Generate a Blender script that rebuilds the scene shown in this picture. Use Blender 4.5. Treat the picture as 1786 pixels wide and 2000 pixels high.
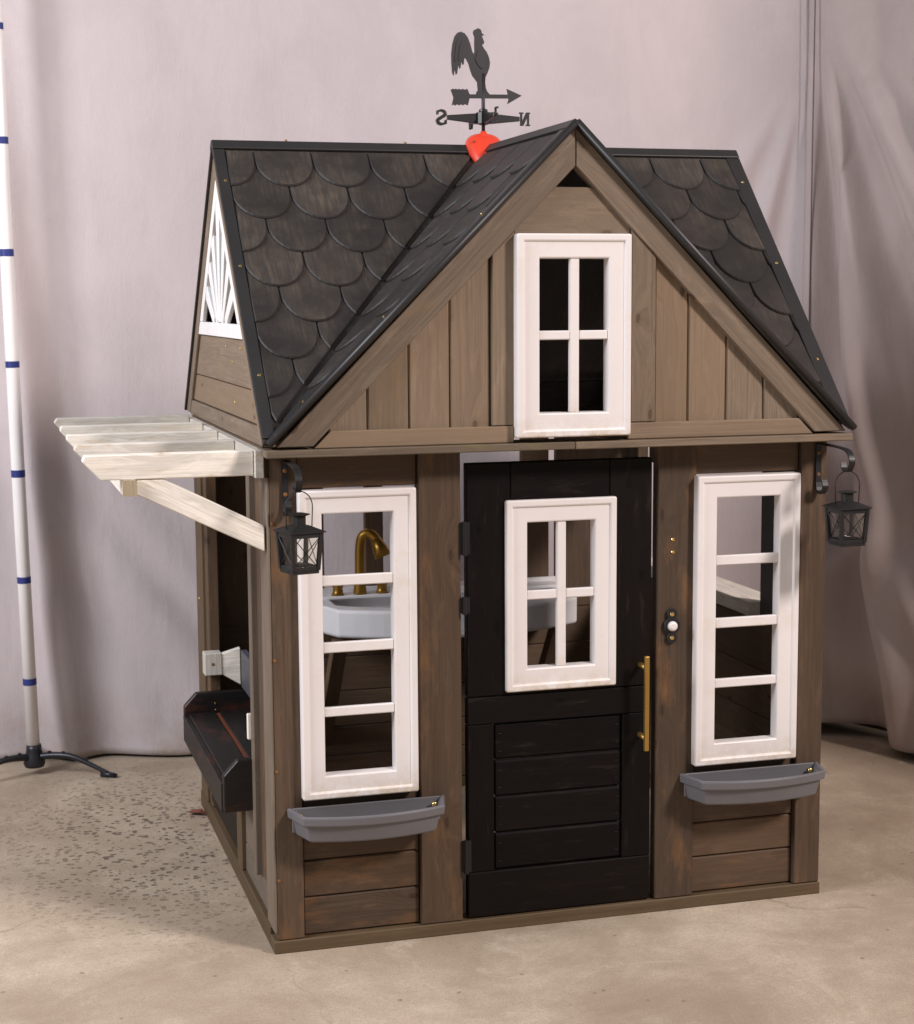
import bpy, bmesh, math, random
from mathutils import Vector, Matrix
random.seed(7)
sc = bpy.context.scene
for o in list(bpy.data.objects): bpy.data.objects.remove(o)
# ------------------------------------------------------------------ camera
CAM = Vector((-0.5616, -3.2577, 1.2931)); YAW, PIT, ROLL, FPX = 0.2821, 0.1231, -0.0063, 3347.7
fw = Vector((math.sin(YAW)*math.cos(PIT), math.cos(YAW)*math.cos(PIT), -math.sin(PIT)))
r0 = Vector((math.cos(YAW), -math.sin(YAW), 0)); u0 = r0.cross(fw)
rr = r0*math.cos(ROLL)+u0*math.sin(ROLL); uu = -r0*math.sin(ROLL)+u0*math.cos(ROLL)
cd = bpy.data.cameras.new('camera'); cam = bpy.data.objects.new('camera', cd); sc.collection.objects.link(cam)
cam.matrix_world = Matrix(((rr.x, uu.x, -fw.x, CAM.x), (rr.y, uu.y, -fw.y, CAM.y), (rr.z, uu.z, -fw.z, CAM.z), (0, 0, 0, 1)))
cd.sensor_fit = 'VERTICAL'; cd.sensor_height = 24.0; cd.sensor_width = 36.0; cd.lens = FPX/2000*24.0
cd.clip_start = 0.05; cd.clip_end = 100
cd.dof.use_dof = True; cd.dof.focus_distance = 3.55; cd.dof.aperture_fstop = 5.0
sc.camera = cam
# ------------------------------------------------------------------ world and lamps
w = bpy.data.worlds.new('World'); sc.world = w; w.use_nodes = True
bg = w.node_tree.nodes['Background']; bg.inputs[0].default_value = (0.90, 0.92, 1.0, 1); bg.inputs[1].default_value = 0.20
def area(name, loc, target, size, power, col):
    l = bpy.data.lights.new(name, 'AREA'); l.shape = 'SQUARE'; l.size = size; l.energy = power; l.color = col
    o = bpy.data.objects.new(name, l); sc.collection.objects.link(o); o.location = loc
    o.rotation_euler = (Vector(target)-Vector(loc)).to_track_quat('-Z', 'Y').to_euler(); return o
area('key_lamp', (3.95, -4.2, 4.6), (0.5, 0.4, 0.9), 0.95, 385, (1.0, 0.875, 0.835))
area('fill_lamp', (-3.1, -0.6, 2.7), (0.0, 0.7, 0.6), 1.5, 160, (0.95, 0.945, 1.0))
vs = sc.view_settings; vs.view_transform = 'Standard'; vs.look = 'None'; vs.exposure = 0.0; vs.gamma = 1.0
sc.render.engine = 'CYCLES'; sc.render.resolution_x = 914; sc.render.resolution_y = 1024

# ------------------------------------------------------------------ materials
def mat(name):
    m = bpy.data.materials.new(name); m.use_nodes = True
    return m, m.node_tree.nodes, m.node_tree.links, m.node_tree.nodes['Principled BSDF']
def N(ns, t, **kw):
    n = ns.new(t)
    for k, v in kw.items(): setattr(n, k, v)
    return n
def mixc(ns, lk, fac, a, b, blend='MIX'):
    n = N(ns, 'ShaderNodeMix', data_type='RGBA', blend_type=blend)
    for i, v in ((0, fac), (6, a), (7, b)):
        if hasattr(v, 'is_linked') or hasattr(v, 'links'): lk.new(v, n.inputs[i])
        else: n.inputs[i].default_value = v if i == 0 else (*v, 1) if len(v) == 3 else v
    return n.outputs[2]
def ramp(ns, lk, src, stops):
    r = N(ns, 'ShaderNodeValToRGB'); e = r.color_ramp.elements
    while len(e) > 1: e.remove(e[-1])
    for i, (p, c) in enumerate(stops):
        x = e[0] if i == 0 else e.new(p)
        x.position = p; x.color = (c, c, c, 1) if not hasattr(c, '__len__') else (*c, 1)
    lk.new(src, r.inputs[0]); return r.outputs[0]
def noise(ns, lk, vec, scale, detail=4, rough=.55, dist=0.0):
    n = N(ns, 'ShaderNodeTexNoise'); n.inputs['Scale'].default_value = scale; n.inputs['Detail'].default_value = detail
    n.inputs['Roughness'].default_value = rough; n.inputs['Distortion'].default_value = dist
    if vec is not None: lk.new(vec, n.inputs['Vector'])
    return n.outputs['Fac']
def mapping(ns, lk, vec, sc_):
    m = N(ns, 'ShaderNodeMapping'); m.inputs['Scale'].default_value = sc_; lk.new(vec, m.inputs['Vector']); return m.outputs[0]
def bump(ns, lk, b, h, strength, dist):
    n = N(ns, 'ShaderNodeBump'); n.inputs['Strength'].default_value = strength; n.inputs['Distance'].default_value = dist
    lk.new(h, n.inputs['Height']); lk.new(n.outputs[0], b.inputs['Normal'])

def wood(name, light, dark, orange=(.30, .15, .05), wear=.0, rough=.62, patch=None, spec=.35, knots=.8, hue=.45):
    """board with grain along the 'grain' attribute's first axis"""
    m, ns, lk, b = mat(name)
    at = N(ns, 'ShaderNodeAttribute', attribute_name='grain').outputs['Vector']
    # knots: sparse cells stretched along the board
    kn = N(ns, 'ShaderNodeTexNoise'); kn.inputs['Scale'].default_value = 38; kn.inputs['Detail'].default_value = 3; lk.new(at, kn.inputs['Vector'])
    ka = N(ns, 'ShaderNodeVectorMath', operation='MULTIPLY_ADD'); lk.new(kn.outputs['Color'], ka.inputs[0]); ka.inputs[1].default_value = (.016, .006, .006); lk.new(at, ka.inputs[2])
    kv = mapping(ns, lk, ka.outputs[0], (5.1, 13.0, 13.0))
    vo = N(ns, 'ShaderNodeTexVoronoi', voronoi_dimensions='2D'); vo.inputs['Scale'].default_value = 1.0; lk.new(kv, vo.inputs['Vector'])
    sep = N(ns, 'ShaderNodeSeparateColor'); lk.new(vo.outputs['Color'], sep.inputs[0])
    pick = N(ns, 'ShaderNodeMath', operation='GREATER_THAN'); lk.new(sep.outputs[0], pick.inputs[0]); pick.inputs[1].default_value = .72
    kd = ramp(ns, lk, vo.outputs['Distance'], [(0.0, .85), (.022, .55), (.040, .95), (.055, .30), (.12, 0.0)])
    km = N(ns, 'ShaderNodeMath', operation='MULTIPLY'); lk.new(kd, km.inputs[0]); lk.new(pick.outputs[0], km.inputs[1])
    kw = ramp(ns, lk, vo.outputs['Distance'], [(0.0, 1.0), (.4, 0.0)])
    kwm = N(ns, 'ShaderNodeMath', operation='MULTIPLY'); lk.new(kw, kwm.inputs[0]); lk.new(pick.outputs[0], kwm.inputs[1])
    off = N(ns, 'ShaderNodeCombineXYZ'); sm = N(ns, 'ShaderNodeMath', operation='MULTIPLY'); lk.new(kwm.outputs[0], sm.inputs[0]); sm.inputs[1].default_value = .03
    lk.new(sm.outputs[0], off.inputs[1])
    ad = N(ns, 'ShaderNodeVectorMath', operation='ADD'); lk.new(at, ad.inputs[0]); lk.new(off.outputs[0], ad.inputs[1]); gv = ad.outputs[0]
    g1 = noise(ns, lk, mapping(ns, lk, gv, (3, 85, 85)), 1.0, 6, .6, .3)
    g2 = noise(ns, lk, mapping(ns, lk, gv, (7, 230, 230)), 1.0, 5, .65)
    g3 = noise(ns, lk, mapping(ns, lk, gv, (4.0, 22, 22)), 1.0, 6, .68, .8)
    c = mixc(ns, lk, ramp(ns, lk, g1, [(.22, 0.0), (.80, 1.0)]), dark, light)
    c = mixc(ns, lk, ramp(ns, lk, g2, [(.34, .55), (.56, 0.0)]), c, tuple(x*.5 for x in dark))
    c = mixc(ns, lk, ramp(ns, lk, g3, [(.38, .70), (.58, 0.0)]), c, tuple(x*.60 for x in light))
    g4 = noise(ns, lk, mapping(ns, lk, gv, (6.0, 30, 30)), 1.3, 7, .7, .4)
    c = mixc(ns, lk, ramp(ns, lk, g4, [(.54, 0.0), (.70, .5)]), c, tuple(min(1, x*1.22) for x in light))
    oi = N(ns, 'ShaderNodeObjectInfo')
    rv = N(ns, 'ShaderNodeMapRange'); lk.new(oi.outputs['Random'], rv.inputs[0]); rv.inputs[3].default_value = .72; rv.inputs[4].default_value = 1.26
    vm = N(ns, 'ShaderNodeVectorMath', operation='SCALE'); lk.new(c, vm.inputs[0]); lk.new(rv.outputs[0], vm.inputs['Scale']); c = vm.outputs[0]
    rb = N(ns, 'ShaderNodeMath', operation='MULTIPLY_ADD'); lk.new(oi.outputs['Random'], rb.inputs[0]); rb.inputs[1].default_value = 7.13; fr = N(ns, 'ShaderNodeMath', operation='FRACT'); lk.new(rb.outputs[0], fr.inputs[0])
    hs = N(ns, 'ShaderNodeMath', operation='MULTIPLY'); lk.new(fr.outputs[0], hs.inputs[0]); hs.inputs[1].default_value = hue
    c = mixc(ns, lk, hs.outputs[0], c, tuple(x*y for x, y in zip(light, (.95, .84, .70))))
    ow = noise(ns, lk, mapping(ns, lk, at, (7, 22, 22)), 1.0, 5, .65)
    c = mixc(ns, lk, ramp(ns, lk, ow, [(.60-.06*wear, 0.0), (.84-.06*wear, .15+.45*wear)]), c, orange)
    if patch:   # bare timber showing through worn paint
        pw = noise(ns, lk, mapping(ns, lk, at, (9, 60, 60)), 1.0, 6, .7)
        c = mixc(ns, lk, ramp(ns, lk, pw, [(.58, 0.0), (.70, .75)]), c, patch)
    c = mixc(ns, lk, km.outputs[0], c, (dark[0]*knots*.62, dark[1]*knots*.46, dark[2]*knots*.36))
    lk.new(c, b.inputs['Base Color']); b.inputs['Roughness'].default_value = rough; b.inputs['Specular IOR Level'].default_value = spec
    bump(ns, lk, b, mixc(ns, lk, .35, g1, g2), .35, .0012)
    return m
W_GREY = wood('weathered_taupe_wood', (.285, .220, .158), (.145, .107, .076), wear=.6, orange=(.30, .185, .085), hue=.6)
W_BROWN = wood('weathered_brown_wood', (.130, .086, .055), (.064, .040, .025), wear=1.0, orange=(.27, .13, .045))
W_BASE = wood('mossy_brown_wood', (.135, .095, .055), (.075, .052, .028), wear=.4, orange=(.16, .13, .03))
W_DARK = wood('interior_brown_wood', (.165, .112, .075), (.105, .066, .042), wear=.2)
W_BLACK = wood('black_paint_and_shade_wood', (.0078, .0048, .0042), (.0042, .0030, .0027), orange=(.030, .015, .010), wear=.0, rough=.48, spec=.15, knots=.5, hue=.1, patch=(.024, .017, .014))  # door paint; also stands in for shade in the attic and under the bench
W_BENCH = wood('worn_black_bench_paint', (.020, .016, .015), (.011, .009, .009), orange=(.17, .045, .015), wear=.75, rough=.45, hue=.1)
W_SLATE = wood('dark_grey_paint_and_shade_wood', (.095, .100, .118), (.065, .068, .082), orange=(.06, .05, .05), rough=.5)  # backrest paint; also carries the cool shade on the right stud
W_WHITE = wood('worn_white_painted_wood', (.88, .85, .78), (.81, .76, .66), orange=(.66, .50, .28), wear=.45, patch=(.52, .38, .22), rough=.6, knots=.9, hue=.15)
W_PALE = wood('pale_bare_wood', (.55, .48, .36), (.40, .33, .22), orange=(.30, .28, .12), wear=.5)

def plain(name, col, rough=.5, metal=0.0, spec=.5, var=.12, vscale=6, bmp=.0, bscale=300, dirt=None, coat=0.0, hem=None):
    m, ns, lk, b = mat(name)
    tc = N(ns, 'ShaderNodeTexCoord').outputs['Object']
    n = noise(ns, lk, tc, vscale, 6, .6)
    c = mixc(ns, lk, ramp(ns, lk, n, [(.3, 0.0), (.7, 1.0)]), tuple(x*(1-var) for x in col), tuple(min(1, x*(1+var)) for x in col))
    if dirt:
        d = noise(ns, lk, tc, 9, 8, .72)
        c = mixc(ns, lk, ramp(ns, lk, d, [(.54, 0.0), (.76, dirt[1])]), c, dirt[0])
    if hem:     # grime that has settled along the bottom of the piece
        gz_ = N(ns, 'ShaderNodeSeparateXYZ'); lk.new(N(ns, 'ShaderNodeTexCoord').outputs['Generated'], gz_.inputs[0])
        hm = N(ns, 'ShaderNodeMath', operation='MULTIPLY'); lk.new(ramp(ns, lk, gz_.outputs[2], [(0.0, 1.0), (.035, .45), (.11, 0.0)]), hm.inputs[0])
        lk.new(ramp(ns, lk, noise(ns, lk, tc, 26, 8, .75), [(.40, 0.0), (.62, hem[1])]), hm.inputs[1]); c = mixc(ns, lk, hm.outputs[0], c, hem[0])
    lk.new(c, b.inputs['Base Color']); b.inputs['Metallic'].default_value = metal
    rn = N(ns, 'ShaderNodeMapRange'); lk.new(n, rn.inputs[0]); rn.inputs[3].default_value = max(.05, rough-.1); rn.inputs[4].default_value = min(1, rough+.1)
    lk.new(rn.outputs[0], b.inputs['Roughness']); b.inputs['Specular IOR Level'].default_value = spec
    if coat: b.inputs['Coat Weight'].default_value = coat
    if bmp: bump(ns, lk, b, noise(ns, lk, tc, bscale, 3, .6), bmp, .001)
    return m
M_WHITE = plain('white_plastic_frame', (.85, .815, .80), .42, var=.02, dirt=((.66, .56, .40), .38), hem=((.52, .40, .22), .75))
M_VENT = plain('white_gable_plastic', (.86, .85, .84), .45, var=.02)
M_SINK = plain('white_sink_plastic', (.84, .83, .84), .35, var=.03)
M_GREYP = plain('grey_planter_plastic', (.150, .147, .158), .42, var=.06, bmp=.05, bscale=500, dirt=((.17, .15, .13), .35))
M_BRASS = plain('brass', (.44, .27, .07), .40, metal=.8, var=.1)
M_GOLD = plain('brushed_brass_faucet', (.36, .20, .035), .38, metal=.8, var=.1)
M_SCREW = plain('brass_screw', (.75, .55, .22), .25, metal=1.0, var=.1)
M_BLACKM = plain('black_metal', (.018, .018, .019), .45, metal=.3, var=.25, bmp=.1)
M_LANT = plain('aged_black_tin', (.018, .0175, .017), .5, metal=.3, var=.3, bmp=.1, dirt=((.05, .045, .038), .4))
M_VANE = plain('dark_grey_vane_plastic', (.019, .018, .020), .5, var=.15)
M_VANEK = plain('black_vane_plastic', (.012, .012, .012), .4, var=.15)
M_ORANGE = plain('orange_red_plastic', (.80, .065, .030), .38, var=.05)
M_PVC = plain('white_pipe', (.88, .86, .85), .4, var=.03)
M_TAPE = plain('blue_tape', (.020, .035, .20), .5, var=.15)
M_IRON = plain('dark_steel_stand', (.035, .036, .042), .38, metal=.6, var=.25)
M_WALL = plain('shade_wall', (.035, .022, .016), .8, var=.3)
M_LEAF = plain('dry_red_leaf', (.20, .065, .04), .7, var=.3)
M_RUST = plain('rusted_bracket', (.20, .085, .02), .7, var=.4)

def roofmat():
    m, ns, lk, b = mat('charcoal_roof_plastic')
    tc = N(ns, 'ShaderNodeTexCoord').outputs['Object']
    n = noise(ns, lk, tc, 7, 7, .65)
    st = noise(ns, lk, mapping(ns, lk, tc, (130, 14, 14)), 1.0, 5, .65)
    c = mixc(ns, lk, ramp(ns, lk, n, [(.35, 0.0), (.7, 1.0)]), (.0215, .0175, .0150), (.035, .0290, .0245))
    d = N(ns, 'ShaderNodeMath', operation='MULTIPLY'); lk.new(ramp(ns, lk, n, [(.42, .0), (.66, 1.0)]), d.inputs[0]); lk.new(ramp(ns, lk, st, [(.40, 0.0), (.68, .75)]), d.inputs[1])
    c = mixc(ns, lk, d.outputs[0], c, (.098, .074, .052))
    oi = N(ns, 'ShaderNodeObjectInfo'); rv = N(ns, 'ShaderNodeMapRange'); lk.new(oi.outputs['Random'], rv.inputs[0]); rv.inputs[3].default_value = .72; rv.inputs[4].default_value = 1.30
    vm = N(ns, 'ShaderNodeVectorMath', operation='SCALE'); lk.new(c, vm.inputs[0]); lk.new(rv.outputs[0], vm.inputs['Scale'])
    lk.new(vm.outputs[0], b.inputs['Base Color'])
    lk.new(ramp(ns, lk, n, [(.3, .52), (.7, .74)]), b.inputs['Roughness'])
    bump(ns, lk, b, noise(ns, lk, mapping(ns, lk, tc, (260, 30, 30)), 1.0, 4, .6), .25, .0012)
    return m
M_ROOF = roofmat()
M_RIM = plain('charcoal_shingle_rim', (.021, .0185, .0175), .60, var=.2, bmp=.1, bscale=250)
M_ROOFT = plain('charcoal_roof_trim', (.0225, .0212, .0212), .45, var=.12, bmp=.06, bscale=350)

def concrete():
    m, ns, lk, b = mat('pitted_concrete')
    tc = N(ns, 'ShaderNodeTexCoord').outputs['Object']
    n1 = noise(ns, lk, tc, 1.6, 10, .66, .6); n2 = noise(ns, lk, tc, 6.0, 12, .76, .4); n3 = noise(ns, lk, tc, 110, 8, .80); n4 = noise(ns, lk, tc, 420, 3, .7)
    c = mixc(ns, lk, ramp(ns, lk, n1, [(.38, 0.0), (.62, 1.0)]), (.37, .288, .205), (.65, .550, .420))
    c = mixc(ns, lk, ramp(ns, lk, n2, [(.36, .65), (.58, 0.0)]), c, (.40, .312, .218))
    c = mixc(ns, lk, ramp(ns, lk, n2, [(.56, 0.0), (.68, .60)]), c, (.70, .61, .48))
    c = mixc(ns, lk, ramp(ns, lk, n3, [(.36, .45), (.56, 0.0)]), c, (.32, .25, .195))
    st_ = noise(ns, lk, mapping(ns, lk, tc, (2.2, 9, 1)), 1.0, 9, .75, 1.5)
    c = mixc(ns, lk, ramp(ns, lk, st_, [(.58, 0.0), (.70, .35)]), c, (.72, .62, .50))
    c = mixc(ns, lk, ramp(ns, lk, st_, [(.30, .30), (.42, 0.0)]), c, (.30, .22, .16))
    c = mixc(ns, lk, ramp(ns, lk, n4, [(.36, .6), (.52, 0.0)]), c, (.27, .21, .16))
    c = mixc(ns, lk, ramp(ns, lk, n4, [(.56, 0.0), (.70, .35)]), c, (.80, .70, .59))
    # pits in the worn area beside the house
    g = N(ns, 'ShaderNodeVectorMath', operation='DISTANCE'); lk.new(mapping(ns, lk, tc, (1.35, .75, 1)), g.inputs[0]); g.inputs[1].default_value = (-.16*1.35, .82*.75, 0)
    area_m = ramp(ns, lk, g.outputs['Value'], [(.20, 1.0), (.62, 0.0)])
    v = N(ns, 'ShaderNodeTexVoronoi'); v.inputs['Scale'].default_value = 1; lk.new(mapping(ns, lk, tc, (56, 66, 50)), v.inputs['Vector'])
    sp = N(ns, 'ShaderNodeSeparateColor'); lk.new(v.outputs['Color'], sp.inputs[0])
    vd = N(ns, 'ShaderNodeMath', operation='MULTIPLY_ADD'); lk.new(sp.outputs[1], vd.inputs[0]); vd.inputs[1].default_value = .35; lk.new(v.outputs['Distance'], vd.inputs[2])
    pit = ramp(ns, lk, vd.outputs[0], [(.40, 1.0), (.54, 0.0)])
    bn = ramp(ns, lk, noise(ns, lk, tc, 11, 5, .7), [(.28, 0.0), (.46, 1.0)])
    pm = N(ns, 'ShaderNodeMath', operation='MULTIPLY'); lk.new(pit, pm.inputs[0]); lk.new(area_m, pm.inputs[1])
    pm2 = N(ns, 'ShaderNodeMath', operation='MULTIPLY'); lk.new(pm.outputs[0], pm2.inputs[0]); lk.new(bn, pm2.inputs[1])
    c = mixc(ns, lk, pm2.outputs[0], c, (.165, .125, .095))
    cv = N(ns, 'ShaderNodeTexVoronoi', feature='DISTANCE_TO_EDGE'); cv.inputs['Scale'].default_value = .9
    cn = N(ns, 'ShaderNodeTexNoise'); cn.inputs['Scale'].default_value = 3.0; cn.inputs['Detail'].default_value = 8; lk.new(tc, cn.inputs['Vector'])
    ca = N(ns, 'ShaderNodeVectorMath', operation='MULTIPLY_ADD'); lk.new(cn.outputs['Color'], ca.inputs[0]); ca.inputs[1].default_value = (.35, .35, 0); lk.new(tc, ca.inputs[2]); lk.new(ca.outputs[0], cv.inputs['Vector'])
    ck = N(ns, 'ShaderNodeMath', operation='MULTIPLY'); lk.new(ramp(ns, lk, cv.outputs['Distance'], [(.0, .55), (.004, .0)]), ck.inputs[0]); lk.new(ramp(ns, lk, n1, [(.48, 0.0), (.58, 1.0)]), ck.inputs[1])
    c = mixc(ns, lk, ck.outputs[0], c, (.22, .165, .12))
    # sparse dark flecks everywhere
    v2 = N(ns, 'ShaderNodeTexVoronoi'); v2.inputs['Scale'].default_value = 16; lk.new(tc, v2.inputs['Vector'])
    s2 = N(ns, 'ShaderNodeSeparateColor'); lk.new(v2.outputs['Color'], s2.inputs[0])
    f1 = ramp(ns, lk, v2.outputs['Distance'], [(.05, 1.0), (.10, 0.0)]); f2 = ramp(ns, lk, s2.outputs[0], [(.45, 0.0), (.60, .7)])
    fm = N(ns, 'ShaderNodeMath', operation='MULTIPLY'); lk.new(f1, fm.inputs[0]); lk.new(f2, fm.inputs[1])
    c = mixc(ns, lk, fm.outputs[0], c, (.20, .15, .11))
    lk.new(c, b.inputs['Base Color']); lk.new(ramp(ns, lk, n2, [(.3, .62), (.7, .85)]), b.inputs['Roughness']); b.inputs['Specular IOR Level'].default_value = .3
    h = N(ns, 'ShaderNodeMath', operation='MULTIPLY_ADD'); lk.new(pm2.outputs[0], h.inputs[0]); h.inputs[1].default_value = -1.2; lk.new(n3, h.inputs[2])
    bump(ns, lk, b, h.outputs[0], .6, .003)
    return m
M_CONC = concrete()
def fabric(name, a, c2):
    m, ns, lk, b = mat(name)
    tc = N(ns, 'ShaderNodeTexCoord').outputs['Object']
    n = noise(ns, lk, tc, 1.7, 5, .6, .5); n2 = noise(ns, lk, mapping(ns, lk, tc, (5, 5, 3)), 1.0, 7, .65, .6)
    c = mixc(ns, lk, ramp(ns, lk, n, [(.3, 0.0), (.7, 1.0)]), a, c2)
    c = mixc(ns, lk, ramp(ns, lk, n2, [(.40, .22), (.55, 0.0)]), c, tuple(x*.80 for x in a))
    # grime along the hem
    sx = N(ns, 'ShaderNodeSeparateXYZ'); lk.new(tc, sx.inputs[0])
    hz = ramp(ns, lk, sx.outputs[2], [(.0, .75), (.22, 0.0)])
    gm = N(ns, 'ShaderNodeMath', operation='MULTIPLY'); lk.new(hz, gm.inputs[0]); lk.new(ramp(ns, lk, noise(ns, lk, tc, 5, 7, .7), [(.38, 0.0), (.66, 1.0)]), gm.inputs[1])
    c = mixc(ns, lk, gm.outputs[0], c, (.34, .25, .17))
    lk.new(c, b.inputs['Base Color']); b.inputs['Roughness'].default_value = .85; b.inputs['Specular IOR Level'].default_value = .15
    b.inputs['Sheen Weight'].default_value = .15
    wv = noise(ns, lk, mapping(ns, lk, tc, (700, 700, 260)), 1.0, 2, .5)
    cr = noise(ns, lk, mapping(ns, lk, tc, (13, 13, 3.5)), 1.0, 4, .55, .35)
    hb = N(ns, 'ShaderNodeMath', operation='MULTIPLY_ADD'); lk.new(cr, hb.inputs[0]); hb.inputs[1].default_value = 4.0; lk.new(wv, hb.inputs[2])
    bump(ns, lk, b, hb.outputs[0], .55, .0022)
    return m
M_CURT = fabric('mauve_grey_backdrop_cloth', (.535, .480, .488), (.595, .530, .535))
M_CURT2 = fabric('shaded_backdrop_cloth', (.47, .395, .375), (.53, .450, .430))  # darker, browner copy of the cloth with its grazing light put into colour
def glass():
    m, ns, lk, b = mat('lantern_glass')
    g = N(ns, 'ShaderNodeBsdfGlossy'); g.inputs['Roughness'].default_value = .06; t = N(ns, 'ShaderNodeBsdfTransparent'); t.inputs[0].default_value = (.93, .93, .92, 1)
    f = N(ns, 'ShaderNodeFresnel'); f.inputs[0].default_value = 1.5; mx = N(ns, 'ShaderNodeMixShader')
    lk.new(f.outputs[0], mx.inputs[0]); lk.new(t.outputs[0], mx.inputs[1]); lk.new(g.outputs[0], mx.inputs[2])
    lk.new(mx.outputs[0], ns['Material Output'].inputs[0]); return m
M_GLASS = glass()

# ------------------------------------------------------------------ mesh helpers
def link(name, me, m, parent=None, label=None):
    me.materials.append(m); o = bpy.data.objects.new(name, me); sc.collection.objects.link(o)
    if parent is not None: o.parent = parent
    if label: o['label'] = label
    return o
def grain(me, axis):
    a = Vector(axis).normalized()          # along the board, across its face, through its depth
    c = a.cross(Vector((0, 0, 1))).normalized() if abs(a.z) < .9 else Vector((0, 1, 0)); b = c.cross(a)
    off = Vector((random.uniform(0, 50), random.uniform(0, 50), random.uniform(0, 50)))
    at = me.attributes.new('grain', 'FLOAT_VECTOR', 'POINT')
    for i, v in enumerate(me.vertices):
        p = v.co; at.data[i].vector = (p.dot(a)+off.x, p.dot(b)+off.y, p.dot(c)+off.z)
def finish(bm, name, m, parent=None, axis=None, bevel=0, seg=1, smooth=False, label=None):
    bmesh.ops.recalc_face_normals(bm, faces=bm.faces)
    if bevel:
        es = [e for e in bm.edges if len(e.link_faces) == 2 and e.calc_face_angle(0) > .4]
        bmesh.ops.bevel(bm, geom=es, offset=bevel, segments=seg, affect='EDGES', profile=.5, clamp_overlap=True)
    me = bpy.data.meshes.new(name); bm.to_mesh(me); bm.free()
    if smooth:
        for p in me.polygons: p.use_smooth = True
    if axis is not None: grain(me, axis)
    return link(name, me, m, parent, label)
def add_poly(bm, pts, vec):
    vec = Vector(vec); a = [bm.verts.new(Vector(p)) for p in pts]; b = [bm.verts.new(Vector(p)+vec) for p in pts]
    n = len(pts); bm.faces.new(a); bm.faces.new(list(reversed(b)))
    for i in range(n): bm.faces.new((a[i], b[i], b[(i+1) % n], a[(i+1) % n]))
def extr(name, pts, vec, m, parent=None, axis=(1, 0, 0), bevel=.0015, label=None, seg=1):
    bm = bmesh.new(); add_poly(bm, pts, vec); return finish(bm, name, m, parent, axis, bevel, seg, label=label)
def add_box(bm, x0, x1, y0, y1, z0, z1): add_poly(bm, [(x0, y0, z0), (x1, y0, z0), (x1, y0, z1), (x0, y0, z1)], (0, y1-y0, 0))
def box(name, x0, x1, y0, y1, z0, z1, m, parent=None, axis=None, bevel=.0018, label=None, seg=1):
    if axis is None:
        d = (x1-x0, y1-y0, z1-z0); k = d.index(max(d)); axis = [0, 0, 0]; axis[k] = 1
    bm = bmesh.new(); add_box(bm, x0, x1, y0, y1, z0, z1); return finish(bm, name, m, parent, axis, bevel, seg, label=label)
def add_tube(bm, pts, rad, n=12, caps=True):
    pts = [Vector(p) for p in pts]; rads = rad if hasattr(rad, '__len__') else [rad]*len(pts); rings = []; prev = None
    for i, p in enumerate(pts):
        t = (pts[min(i+1, len(pts)-1)]-pts[max(i-1, 0)]).normalized()
        if prev is None:
            ref = Vector((0, 0, 1)) if abs(t.z) < .9 else Vector((1, 0, 0)); a = t.cross(ref).normalized()
        else: a = (prev-t*prev.dot(t)).normalized()
        prev = a; b = t.cross(a)
        rings.append([bm.verts.new(p+(a*math.cos(k*2*math.pi/n)+b*math.sin(k*2*math.pi/n))*rads[i]) for k in range(n)])
    for i in range(len(rings)-1):
        for k in range(n): bm.faces.new((rings[i][k], rings[i][(k+1) % n], rings[i+1][(k+1) % n], rings[i+1][k]))
    if caps: bm.faces.new(list(reversed(rings[0]))); bm.faces.new(rings[-1])
def tube(name, pts, rad, m, parent=None, n=12, label=None):
    bm = bmesh.new(); add_tube(bm, pts, rad, n); o = finish(bm, name, m, parent, smooth=True, label=label)
    return o
def add_lathe(bm, prof, c, n=20, axis='z'):
    c = Vector(c); rings = []
    for r, h in prof:
        ring = []
        for k in range(n):
            a = k*2*math.pi/n; x, y = r*math.cos(a), r*math.sin(a)
            v = Vector((x, y, h)) if axis == 'z' else Vector((x, -h, y))
            ring.append(bm.verts.new(c+v))
        rings.append(ring)
    for i in range(len(rings)-1):
        for k in range(n): bm.faces.new((rings[i][k], rings[i][(k+1) % n], rings[i+1][(k+1) % n], rings[i+1][k]))
    bm.faces.new(rings[0]); bm.faces.new(rings[-1])
def lathe(name, prof, c, m, parent=None, n=20, axis='z', label=None):
    bm = bmesh.new(); add_lathe(bm, prof, c, n, axis); o = finish(bm, name, m, parent, label=label)
    for p in o.data.polygons: p.use_smooth = len(p.vertices) == 4
    return o
def smooth_path(ctrl, n=6):
    P = [Vector(c) for c in ctrl]; out = []
    for i in range(len(P)-1):
        p0, p1, p2, p3 = P[max(i-1, 0)], P[i], P[i+1], P[min(i+2, len(P)-1)]
        for k in range(n):
            t = k/n; out.append(.5*((2*p1)+(p2-p0)*t+(2*p0-5*p1+4*p2-p3)*t*t+(3*p1-p0-3*p2+p3)*t**3))
    out.append(P[-1]); return out
def strip(name, path, wdir, width, thick, m, parent=None, label=None):
    """flat bar of given width (along wdir) swept along path"""
    P = [Vector(p) for p in path]; wd = Vector(wdir); bm = bmesh.new(); rings = []
    for i, p in enumerate(P):
        t = (P[min(i+1, len(P)-1)]-P[max(i-1, 0)]).normalized(); nn = t.cross(wd).normalized()
        rings.append([bm.verts.new(p+wd*a*width/2+nn*b*thick/2) for a, b in ((-1, -1), (1, -1), (1, 1), (-1, 1))])
    for i in range(len(rings)-1):
        for k in range(4): bm.faces.new((rings[i][k], rings[i][(k+1) % 4], rings[i+1][(k+1) % 4], rings[i+1][k]))
    bm.faces.new(rings[0]); bm.faces.new(rings[-1])
    return finish(bm, name, m, parent, label=label)
screw_me = {}
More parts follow.
